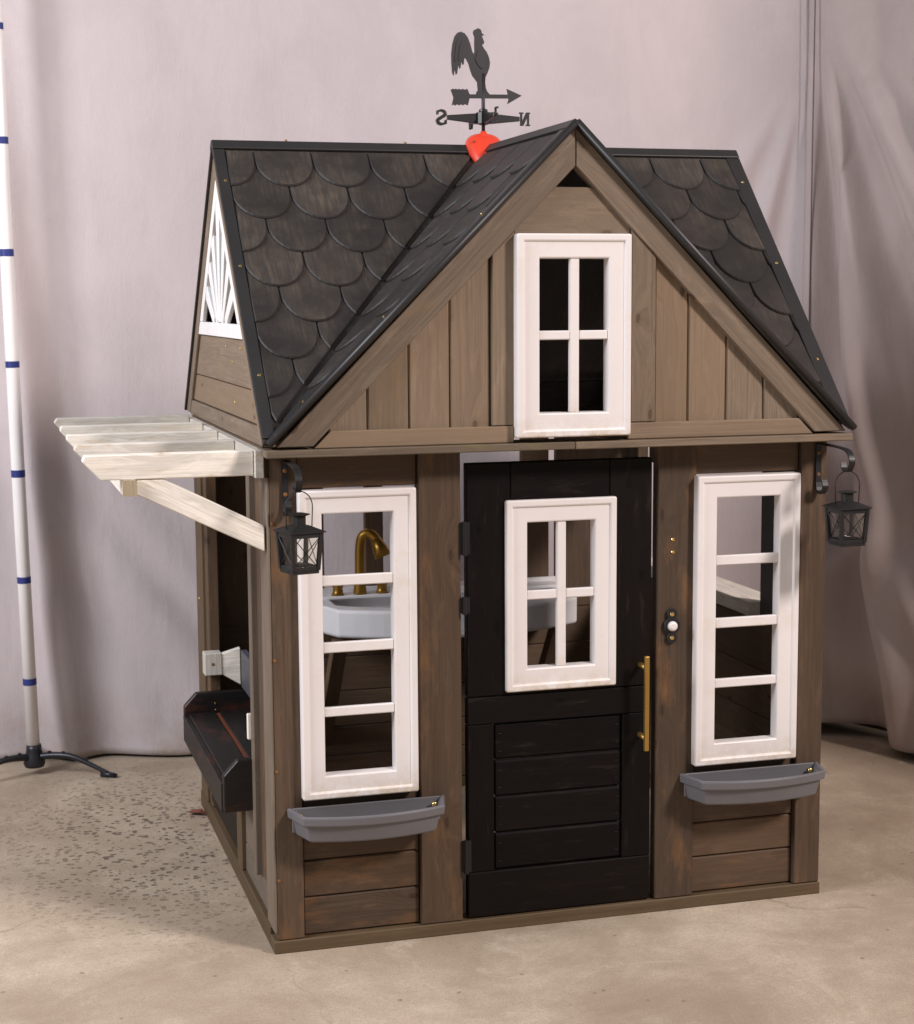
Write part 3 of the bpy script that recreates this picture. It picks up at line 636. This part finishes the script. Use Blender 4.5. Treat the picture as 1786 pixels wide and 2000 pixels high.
# door bell
bm = bmesh.new(); out = []
def bw(z):
    c = lambda z0, r: math.sqrt(max(0, r*r-(z-z0)**2)); return max(c(0, .0185), c(.0255, .0115), c(-.0255, .0115), .0035)
zs = [-.0369+.0738*i/36 for i in range(37)]
out = [(.846+bw(z), -.002, .616+z) for z in zs]+[(.846-bw(z), -.002, .616+z) for z in reversed(zs)]
add_poly(bm, out, (0, -.0045, 0)); bell = finish(bm, 'doorbell', M_BLACKM, H, bevel=.001, label='black scrolled doorbell plate with round white button')
lathe('bell_button', [(.0105, 0), (.0105, .004), (.009, .007), (.005, .0085)], (.846, -.0064, .616), M_WHITE, bell, axis='y')
for z in (.641, .591): screw((.846, -.0066, z), (0, -1, 0), bell, .0048)
for z in (.797, .771): screw((.849, 0, z), (0, -1, 0), H, .0042)
for z in (.865, .595, .372, .150): screw((.010, 0, z), (0, -1, 0), H, .0036, M_RUST)

# --- flower boxes
def flower_box(cx, zt, label):
    hw, dp, hh = .152, .098, .056
    def outline(k_w, k_d, y0):      # bowed front with tapering ends, from rear left to rear right
        pts = [(cx-hw*k_w, y0)]
        for i in range(15):
            t = -1+2*i/14; pts.append((cx+t*hw*k_w*.885, y0-dp*k_d*(.72+.28*(1-t*t))))
        pts.append((cx+hw*k_w, y0)); return pts
    bm = bmesh.new(); rings = []
    yb = -.0015
    for kw_, kd, z in ((.93, .78, zt-hh), (.955, .81, zt-hh+.004), (1.0, .90, zt-.020), (1.055, .98, zt-.0185), (1.065, 1.0, zt-.003), (1.055, .98, zt), (1.01, .93, zt), (1.0, .91, zt-.003), (.95, .84, zt-.022), (.90, .72, zt-hh+.006)):
        rings.append([bm.verts.new((x, y if i not in (0, 16) else yb, z)) for i, (x, y) in enumerate(outline(kw_, kd, yb))])
    n = len(rings[0])
    for j in range(len(rings)-1):
        for i in range(n-1): bm.faces.new((rings[j][i], rings[j][i+1], rings[j+1][i+1], rings[j+1][i]))
    bm.faces.new(rings[0]); bm.faces.new(rings[-1])
    # rear wall of the trough
    i0, i1 = rings[-1][0].co.copy(), rings[-1][-1].co.copy()
    add_box(bm, cx-hw*1.0, cx+hw*1.0, yb-.004, yb+.0008, zt-hh+.006, zt-.0005)
    o = finish(bm, 'flower_box', M_GREYP, H, label=label)
    for p in o.data.polygons: p.use_smooth = False
    md = o.modifiers.new('soften', 'BEVEL'); md.width = .002; md.segments = 2; md.limit_method = 'ANGLE'; md.angle_limit = .6
    for s in (-1, 1): lathe('cup_hook', [(.0022, 0), (.0022, .008), (.006, .009), (.006, .011), (.003, .013)], (cx+s*hw*.90, yb-.0045, zt-.014), M_SCREW, o, 12, 'y')
    return o
flower_box(.190, .297, 'grey plastic flower box under the left window'); flower_box(1.030, .297, 'grey plastic flower box under the right window')

# --- left side wall: open bay with bench
box('side_stud', .006, .050, .0875, .176, .105, .955, W_BROWN, H)
box('side_stud', -.006, .045, .178, .212, .105, .955, W_SIDE, H)
box('corner_post', .0, .030, .955, D-.004, .041, ZT, W_BASE, H, (0, 0, 1))
box('side_stud', .006, .032, .900, .953, .041, .954, W_BROWN, H)
box('side_stud', -.001, .035, .405, .470, .041, .235, W_BASE, H)
box('side_panel', .008, .022, .0875, .404, .041, .104, W_SIDE, H, (0, 1, 0)); box('side_panel', .009, .022, .2135, .404, .106, .238, W_SIDE, H, (0, 1, 0))
for z in (.30, .55, .8): screw((0, 1.02, z), (-1, 0, 0), H)
W_BARE = wood('bare_reddish_wood', (.20, .065, .028), (.10, .030, .014), wear=.2)
bn = box('bench', -.046, .10, .228, .845, .268, .2945, W_BARE, H, (0, 1, 0), label='black painted bench with chamfered ends in the open left side')
box('bench_slat', -.056, .008, .229, .844, .295, .2985, W_BENCH, bn, (0, 1, 0)); box('bench_slat', .018, .10, .229, .844, .295, .2985, W_BENCH, bn, (0, 1, 0))
for y in (.205, .846):
    extr('bench_end', [(-.066, y, .236), (.115, y, .236), (.115, y, .318), (.09, y, .346), (-.036, y, .346), (-.066, y, .314)], (0, .021, 0), W_BENCH, bn, (1, 0, 0), .002)
box('bench_rail', -.069, -.052, .2265, .8455, .232, .2942, W_BENCH, bn, (0, 1, 0))
box('under_bench_shade', .002, .018, .472, .895, .060, .231, W_BLACK, bn, (0, 1, 0))  # black sheet standing in for the shaded opening under the bench
for z in (.318, .302): screw((.01, .846, z), (0, -1, 0), bn, .003)
bk = box('bench_back', .0765, .092, .225, .858, .352, .445, W_SLATE, H, (0, 1, 0), label='dark grey backrest board on white brackets behind the bench')
for y in (.86, .204):
    extr('back_bracket', [(.012, y, .398), (.076, y, .357), (.076, y, .450), (.012, y, .432)], (0, .018, 0), W_WHITE, bk, (1, 0, 0), .0015)
    box('bracket_plate', -.012, .030, y-.003 if y > .5 else y+.012, y+.039 if y > .5 else y+.0235, .385, .440, W_WHITE, bk, (0, 0, 1))
screw((.008, .8575, .413), (0, -1, 0), bk, .004, M_RUST)

# --- pergola on the left side
box('pergola_ledger', -.022, -.0045, -.006, 1.02, .955, 1.0095, W_WHITE, H, (0, 1, 0))
for i, y in enumerate((.004, .235, .470, .705, .945)):
    zt = 1.0085+.0025*i
    extr('pergola_rafter', [(-.023, y, zt), (-.342+J(.003), y, zt-.001), (-.346, y, zt-.012), (-.312, y, zt-.0485), (-.023, y, zt-.0485)], (0, .030, 0), W_WHITE, H, (1, 0, 0), .002)
box('pergola_beam', -.273, -.248, -.002, .975, .930, .9595, W_WHITE, H, (0, 1, 0))
extr('pergola_brace', [(-.0045, .006, .811), (-.0045, .006, .861), (-.195, .006, .9585), (-.2465, .006, .9585), (-.2465, .006, .931)], (0, .028, 0), W_WHITE, H, (.24, 0, -.12), .002)
bm = bmesh.new(); add_box(bm, -.2735, -.2475, -.0045, -.0025, .9295, .9600); finish(bm, 'end_grain', W_PALE, H, (0, 0, 1))

# --- right side wall
for i, (z0, z1) in enumerate(((.028, .125), (.127, .232), (.234, .339), (.341, .446), (.448, .560))): box('siding_plank', W-.024+J(), W-.006, .032, D-.06, z0, z1, W_DARK, H)
box('side_stud', W-.022, W-.001, .032, .262, .562, .954, W_SLATE, H)  # blue-grey stud, the cool shade indoors put into its colour
box('counter_ledge', W-.050, W+.040, .2635, .975, .572, .604, W_WHITE, H, (0, 1, 0))
box('corner_post', W-.03, W, .980, D-.004, .027, .954, W_BASE, H)
# --- rear wall
yy0, yy1 = D-.036, D-.020
for i, (z0, z1) in enumerate(((.028, .110), (.112, .188), (.190, .281), (.283, .372), (.374, .47))): box('siding_plank', .034, W-.034, yy0+J(), yy1, z0, z1, W_DARK, H)
for x0, x1 in ((.036, .175), (.177, .325), (.434, .482), (.861, .937), (.958, 1.165)): box('rear_post', x0, x1, yy0-.001, yy1+.004, .472, .938, W_DARK, H, (0, 0, 1))
for x0, x1 in ((.30, .336), (.87, .906)):
    extr('sink_brace', [(x0, .80, .462), (x0, .84, .462), (x0, 1.030, .20), (x0, 1.030, .145)], (x1-x0, 0, 0), W_DARK, H, (0, .23, -.3))

# --- lantern brackets
def bracket(x, label):
    pts = smooth_path([(x, -.030, .912), (x, -.036, .898), (x, -.024, .884), (x, -.010, .888), (x, -.0045, .905)], 5)+[Vector((x, -.0035, z)) for z in (.93, .96, .982)]+smooth_path([(x, -.010, .9885), (x, -.05, .9875), (x, -.108, .9855), (x, -.134, .979), (x, -.146, .962), (x, -.138, .945), (x, -.126, .940), (x, -.114, .945), (x, -.109, .956)], 6)
    o = strip('lantern_bracket', pts, (1, 0, 0), .0125, .0032, M_BLACKM, H, label)
    for z in (.968, .922): screw((x, -.0052, z), (0, -1, 0), o, .0042, M_RUST)
bracket(.036, 'black curled iron lantern bracket on the left corner post'); bracket(1.178, 'black curled iron lantern bracket on the right corner post')
def lantern(x, y, rot, tilt, label):
    L = thing('lantern', label, 'lantern', group='tin lanterns hung on the front corner posts')
    M = Matrix.Translation((x, y, .788)) @ Matrix.Rotation(rot, 4, 'Z') @ Matrix.Rotation(tilt, 4, 'Y')
    def fin(bm, name, m, parent, bevel=0, smooth=False):
        bmesh.ops.transform(bm, matrix=M, verts=bm.verts); return finish(bm, name, m, parent, bevel=bevel, smooth=smooth)
    b, t, h0, h1 = .0255, .0300, .006, .078
    bm = bmesh.new(); add_box(bm, -b-.002, b+.002, -b-.002, b+.002, 0, h0); fin(bm, 'base', M_LANT, L, .001)
    for sx in (-1, 1):
        for sy in (-1, 1):
            bm = bmesh.new(); q = .0035
            lo = [(sx*b+i*q, sy*b+j*q, h0+.0002) for i, j in ((-1, -1), (1, -1), (1, 1), (-1, 1))]; hi = [(sx*t+i*q, sy*t+j*q, h1) for i, j in ((-1, -1), (1, -1), (1, 1), (-1, 1))]
            A = [bm.verts.new(p) for p in lo]; B = [bm.verts.new(p) for p in hi]; bm.faces.new(A); bm.faces.new(B)
            for i in range(4): bm.faces.new((A[i], A[(i+1) % 4], B[(i+1) % 4], B[i]))
            fin(bm, 'corner_bar', M_LANT, L)
    for k in range(4):
        R_ = Matrix.Rotation(k*math.pi/2, 4, 'Z')
        bm = bmesh.new(); add_poly(bm, [R_ @ Vector(p) for p in ((-t, -t-.002, h1-.010), (t, -t-.002, h1-.010), (t, -t-.002, h1), (-t, -t-.002, h1))], R_ @ Vector((0, .003, 0))); fin(bm, 'top_rail', M_LANT, L)
        bm = bmesh.new(); add_poly(bm, [R_ @ Vector(p) for p in ((-b, -b-.0025, h0), (b, -b-.0025, h0), (b, -b-.0025, h0+.008), (-b, -b-.0025, h0+.008))], R_ @ Vector((0, .003, 0))); fin(bm, 'bottom_rail', M_LANT, L)
        bm = bmesh.new()
        add_tube(bm, [R_ @ Vector((-b+.003, -b-.0005, h0+.008)), R_ @ Vector((t-.003, -t-.0005, h1-.009))], .0009, 6); add_tube(bm, [R_ @ Vector((b-.003, -b-.0005, h0+.008)), R_ @ Vector((-t+.003, -t-.0005, h1-.009))], .0009, 6); fin(bm, 'cross_wire', M_LANT, L)
        bm = bmesh.new(); bm.faces.new([bm.verts.new(R_ @ Vector(p)) for p in ((-b+.002, -b+.0015, h0+.004), (b-.002, -b+.0015, h0+.004), (t-.002, -t+.0015, h1-.004), (-t+.002, -t+.0015, h1-.004))]); fin(bm, 'pane', M_GLASS, L)
    bm = bmesh.new(); e = .0370; A = [bm.verts.new((sx*e, sy*e, h1-.0005)) for sx, sy in ((-1, -1), (1, -1), (1, 1), (-1, 1))]; A2 = [bm.verts.new((sx*e, sy*e, h1+.0015)) for sx, sy in ((-1, -1), (1, -1), (1, 1), (-1, 1))]; B = [bm.verts.new((sx*.014, sy*.014, h1+.012)) for sx, sy in ((-1, -1), (1, -1), (1, 1), (-1, 1))]
    bm.faces.new(A); bm.faces.new(B)
    for P_, Q in ((A, A2), (A2, B)):
        for i in range(4): bm.faces.new((P_[i], P_[(i+1) % 4], Q[(i+1) % 4], Q[i]))
    fin(bm, 'roof', M_LANT, L)
    bm = bmesh.new(); add_lathe(bm, [(.0125, h1+.010), (.0125, h1+.030)], (0, 0, 0), 16); fin(bm, 'chimney', M_LANT, L)
    bm = bmesh.new(); add_lathe(bm, [(.0125, h1+.0285), (.0205, h1+.0315), (.0205, h1+.0325), (.008, h1+.035)], (0, 0, 0), 20); fin(bm, 'chimney_cap', M_LANT, L)
    bm = bmesh.new(); add_tube(bm, [(-.0265, 0, h1+.003), (-.028, 0, h1+.045)]+[(-.028*math.cos(a), 0, h1+.045+.030*math.sin(a)) for a in [math.pi*i/14 for i in range(1, 14)]]+[(.028, 0, h1+.045), (.0265, 0, h1+.003)], .0011, 8); fin(bm, 'bail', M_LANT, L, smooth=True)
    bm = bmesh.new(); add_lathe(bm, [(.013, h0), (.014, h0+.010), (.011, h0+.012)], (0, 0, 0), 16); fin(bm, 'candle_cup', M_LANT, L)
lantern(.038, -.127, math.radians(16), .01, 'small black tin lantern overlapping the left window frame')
lantern(1.180, -.127, math.radians(1), -.01, 'small black tin lantern hanging clear of the wall against the right backdrop')

# ------------------------------------------------------------------ weather vane
V = thing('weather_vane', 'dark rooster weather vane with arrow and compass letters on orange roof mount', 'weather vane')
VX, VY = .604, .530; S = .000292        # metres per traced unit
def vp(x, y): return (VX+(x-588)*S, VY, 1.707-(y-790)*S)
def plate(name, pts, m, th=.004, dy=0, parent=V, bevel=.0006): 
    bm = bmesh.new(); vsx = [vp(*p) for p in pts]; add_poly(bm, [(x, y-th/2+dy, z) for x, y, z in vsx], (0, th, 0)); bm.normal_update(); bmesh.ops.triangulate(bm, faces=[f for f in bm.faces if len(f.verts) > 4]); return finish(bm, name, m, parent)
rooster = [(530, 140), (545, 133), (562, 137), (574, 150), (577, 168), (597, 182), (578, 190), (584, 205), (597, 235), (590, 252), (578, 256), (592, 280), (617, 310), (635, 350), (643, 390), (637, 430), (622, 468), (606, 500), (603, 540), (608, 580), (618, 605), (640, 630), (640, 645), (530, 645), (533, 615), (545, 600), (541, 560), (540, 540), (525, 520), (500, 490), (485, 450), (470, 400), (450, 365), (437, 356), (431, 408), (422, 410), (414, 380), (404, 438), (396, 440), (389, 400), (378, 478), (368, 488), (360, 440), (350, 494), (340, 475), (334, 400), (333, 330), (343, 255), (360, 200), (383, 171), (410, 163), (440, 175), (465, 205), (485, 255), (500, 310), (511, 328), (520, 310), (518, 250), (520, 200), (508, 170), (512, 150)]
plate('rooster', rooster, M_VANE, .0045)
plate('rooster_wing', [(545, 300), (590, 320), (612, 370), (605, 420), (575, 440), (545, 410), (520, 370)], M_VANE, .0020, -.0030)
for f in (((355, 380), (372, 240), (400, 195), (412, 200), (385, 260), (366, 390)), ((385, 380), (400, 270), (425, 225), (437, 232), (412, 290), (396, 380))): plate('tail_feather', f, M_VANE, .0016, -.0028)
arrow = [(328, 600), (345, 592), (352, 600), (365, 592), (378, 600), (392, 592), (405, 600), (420, 592), (435, 598), (458, 592), (476, 632), (790, 626), (780, 584), (900, 632), (786, 697), (796, 655), (476, 662), (462, 714), (440, 706), (425, 716), (410, 707), (395, 718), (380, 708), (362, 720), (350, 710), (335, 720), (350, 660)]
plate('arrow', arrow, M_VANE, .006, .0)
bm = bmesh.new(); add_tube(bm, [(VX, VY, 1.650), (VX, VY, 1.80)], .0042, 12); finish(bm, 'spindle', M_VANE, V, smooth=True)
# compass arms
bm = bmesh.new(); add_lathe(bm, [(.008, -.016), (.017, -.013), (.017, .011), (.010, .014), (.010, .018), (.006, .020)], (VX, VY, 1.702), 12); finish(bm, 'compass_hub', M_VANEK, V)
for dx, dy in ((1, 0), (-1, 0), (0, 1), (0, -1)):
    bm = bmesh.new()
    def ap(d, o, z): return (VX+dx*d-dy*o, VY+dy*d+dx*o, 1.702+z)
    p = [ap(.012, -.003, -.014), ap(.086, -.003, -.006), ap(.086, -.003, .004), ap(.012, -.003, .010)]
    vec = Vector(ap(0, .003, 0))-Vector(ap(0, -.003, 0)); add_poly(bm, p, vec); finish(bm, 'compass_arm', M_VANEK, V, bevel=.001)
def letter(name, strokes, cx, cy, cz, du, m=M_VANEK):
    """strokes: polygons in letter units (u right as read, v up), drawn along direction du"""
    bm = bmesh.new(); du = Vector(du); nn = Vector((du.y, -du.x, 0))
    for i, s in enumerate(strokes): add_poly(bm, [Vector((cx, cy, cz))+du*u+Vector((0, 0, 1))*v+nn*(.0022+.0001*i) for u, v in s], -nn*(.0044+.0002*i))
    return finish(bm, name, m, V)
def ribbon(pts, wds):
    out = []
    for i in range(len(pts)-1):
        a, b = Vector(pts[i]), Vector(pts[i+1]); t = (b-a).normalized(); n_ = Vector((-t.y, t.x)); out.append([tuple(a+n_*wds[i]), tuple(a-n_*wds[i]), tuple(b-n_*wds[i+1]), tuple(b+n_*wds[i+1])])
    return out
hN = .0150
sN = [[(-.0105, -hN), (-.0060, -hN), (-.0060, hN), (-.0105, hN)], [(.0060, -hN), (.0105, -hN), (.0105, hN), (.0060, hN)], [(-.0110, hN), (-.0035, hN), (.0105, -hN), (.0035, -hN)],
      [(-.0130, -hN), (-.0025, -hN), (-.0025, -hN+.003), (-.0130, -hN+.003)], [(.0030, hN-.003), (.0130, hN-.003), (.0130, hN), (.0030, hN)], [(-.0130, hN-.003), (-.0050, hN-.003), (-.0050, hN), (-.0130, hN)]]
cS = smooth_path([(.0092, .0085, 0), (.0070, .0130, 0), (.0, .0150, 0), (-.0078, .0115, 0), (-.0080, .0055, 0), (0, .0, 0), (.0082, -.0055, 0), (.0085, -.0115, 0), (.0005, -.0152, 0), (-.0080, -.0125, 0), (-.0098, -.0075, 0)], 4)
sS = ribbon([(p.x, p.y) for p in cS], [.0016+.0022*math.sin(math.pi*i/(len(cS)-1)) for i in range(len(cS))])+[[(.0080, .0060), (.0108, .0060), (.0108, .0150), (.0080, .0150)], [(-.0112, -.0150), (-.0082, -.0150), (-.0082, -.0055), (-.0112, -.0055)]]
sE = [[(-.008, -hN), (-.004, -hN), (-.004, hN), (-.008, hN)], [(-.004, -hN), (.009, -hN), (.009, -hN+.0035), (-.004, -hN+.0035)], [(-.004, -.0018), (.006, -.0018), (.006, .0018), (-.004, .0018)], [(-.004, hN-.0035), (.009, hN-.0035), (.009, hN), (-.004, hN)]]
sW = ribbon([(-.013, hN), (-.0065, -hN), (0, hN*.8), (.0065, -hN), (.013, hN)], [.0018]*5)
letter('compass_letter', sN, VX+.0985, VY, 1.701, (-1, 0, 0)); letter('compass_letter', sS, VX-.0985, VY, 1.701, (-1, 0, 0))
letter('compass_letter', sE, VX, VY-.0985, 1.701, (0, -1, 0)); letter('compass_letter', sW, VX, VY+.0985, 1.701, (0, -1, 0))
# orange saddle mount straddling the ridge
bm = bmesh.new(); rg = []
def mz(r, th):
    x, y = .043*r*math.cos(th), .078*r*math.sin(th)*(1-.12*abs(math.cos(th)))
    base = 1.645-(math.sqrt(y*y+.016**2)-.016)*1.053
    return (VX+x, VY+y, base+.026*math.sqrt(max(0, 1-r**2.6))-.004)
for i in range(1, 13):
    r = i/12; rg.append([bm.verts.new(mz(r, 2*math.pi*k/32)) for k in range(32)])
rg.append([bm.verts.new(Vector(mz(1, 2*math.pi*k/32))-Vector((0, 0, .010))) for k in range(32)])
tp = bm.verts.new(mz(0, 0))
for k in range(32): bm.faces.new((tp, rg[0][k], rg[0][(k+1) % 32]))
for i in range(len(rg)-1):
    for k in range(32): bm.faces.new((rg[i][k], rg[i+1][k], rg[i+1][(k+1) % 32], rg[i][(k+1) % 32]))
bm.faces.new(list(reversed(rg[-1])))
mt = finish(bm, 'mount', M_ORANGE, V, smooth=True, label='orange red plastic mount')
screw((VX-.030, VY-.026, 1.6465), (-.3, -.6, .7), mt, .0032)
bm = bmesh.new(); add_lathe(bm, [(.016, 1.650), (.014, 1.662), (.008, 1.668), (.006, 1.672)], (VX, VY, 0), 16); finish(bm, 'mount_collar', M_ORANGE, mt, smooth=True)

# ------------------------------------------------------------------ sink inside the house
K = thing('sink', 'white bow fronted sink with gold tap seen through the left window and door', 'sink')
x0, x1, yb_, zt = .285, .955, 1.030, .541
def basin(k, fr):
    cx = (x0+x1)/2; hw = (x1-x0)/2*k; pts = [(cx-hw, yb_-(1-k)*.25), (cx-hw, .865)]
    for i in range(19):
        t = -1+2*i/18; pts.append((cx+t*hw*.93, .80-.085*(1-abs(t)**2.2)+fr))
    pts += [(cx+hw, .865), (cx+hw, yb_-(1-k)*.25)]; return pts
bm = bmesh.new(); rg = []
for k, fr, z in ((.93, .035, zt-.075), (.985, .006, zt-.072), (.998, .0, zt-.066), (1.0, 0, zt-.006), (.994, .004, zt), (.90, .045, zt), (.885, .052, zt-.006), (.80, .10, zt-.055)):
    rg.append([bm.verts.new((x, y, z)) for x, y in basin(k, fr)])
n = len(rg[0])
for j in range(len(rg)-1):
    for i in range(n):
        if i < n-1 or j < 5: bm.faces.new((rg[j][i], rg[j][(i+1) % n], rg[j+1][(i+1) % n], rg[j+1][i]))
        else: bm.faces.new((rg[j][i], rg[j][0], rg[j+1][0], rg[j+1][i]))
bm.faces.new(rg[0]); bm.faces.new(rg[-1]); bs = finish(bm, 'basin', M_SINK, K)
md = bs.modifiers.new('soften', 'BEVEL'); md.width = .004; md.segments = 2; md.limit_method = 'ANGLE'; md.angle_limit = .5
box('tap_ledge', x0+.01, x1-.01, .955, 1.029, zt-.004, zt+.006, M_SINK, K, bevel=.003); box('splash_rim', x0, x1, 1.0235, 1.0325, zt-.01, zt+.016, M_SINK, K, bevel=.002)
fx, fy = .405, .975
tap = thing('tap', '', ''); bpy.data.objects.remove(tap)
pts = smooth_path([(fx, fy, zt+.005), (fx, fy, zt+.09), (fx+.002, fy, zt+.135), (fx+.008, fy-.004, zt+.156), (fx+.022, fy-.010, zt+.163), (fx+.037, fy-.018, zt+.152), (fx+.046, fy-.024, zt+.132)], 6)
bm = bmesh.new(); add_tube(bm, pts, [.0125 if i < len(pts)-12 else .0125 for i in range(len(pts))], 16); tap = finish(bm, 'tap', M_GOLD, K, smooth=True)
bm = bmesh.new(); add_tube(bm, [(fx+.038, fy-.019, zt+.150), (fx+.047, fy-.025, zt+.126), (fx+.055, fy-.030, zt+.104)], [.013, .019, .022], 16); finish(bm, 'spout', M_GOLD, tap, smooth=True)
lathe('tap_base', [(.017, 0), (.017, .006), (.0145, .03), (.0135, .05)], (fx, fy, zt+.0062), M_GOLD, tap)
for dx, s in ((-.058, -1), (.058, 1)):
    h = lathe('tap_handle', [(.017, 0), (.013, .008), (.012, .016), (.0145, .024), (.0145, .038), (.011, .044), (.005, .046)], (fx+dx, fy, zt+.0062), M_GOLD, K)
    bm = bmesh.new(); add_tube(bm, [(fx+dx, fy, zt+.042), (fx+dx+s*.030, fy-.004, zt+.042)], [.006, .005], 10); finish(bm, 'lever', M_GOLD, h, smooth=True)
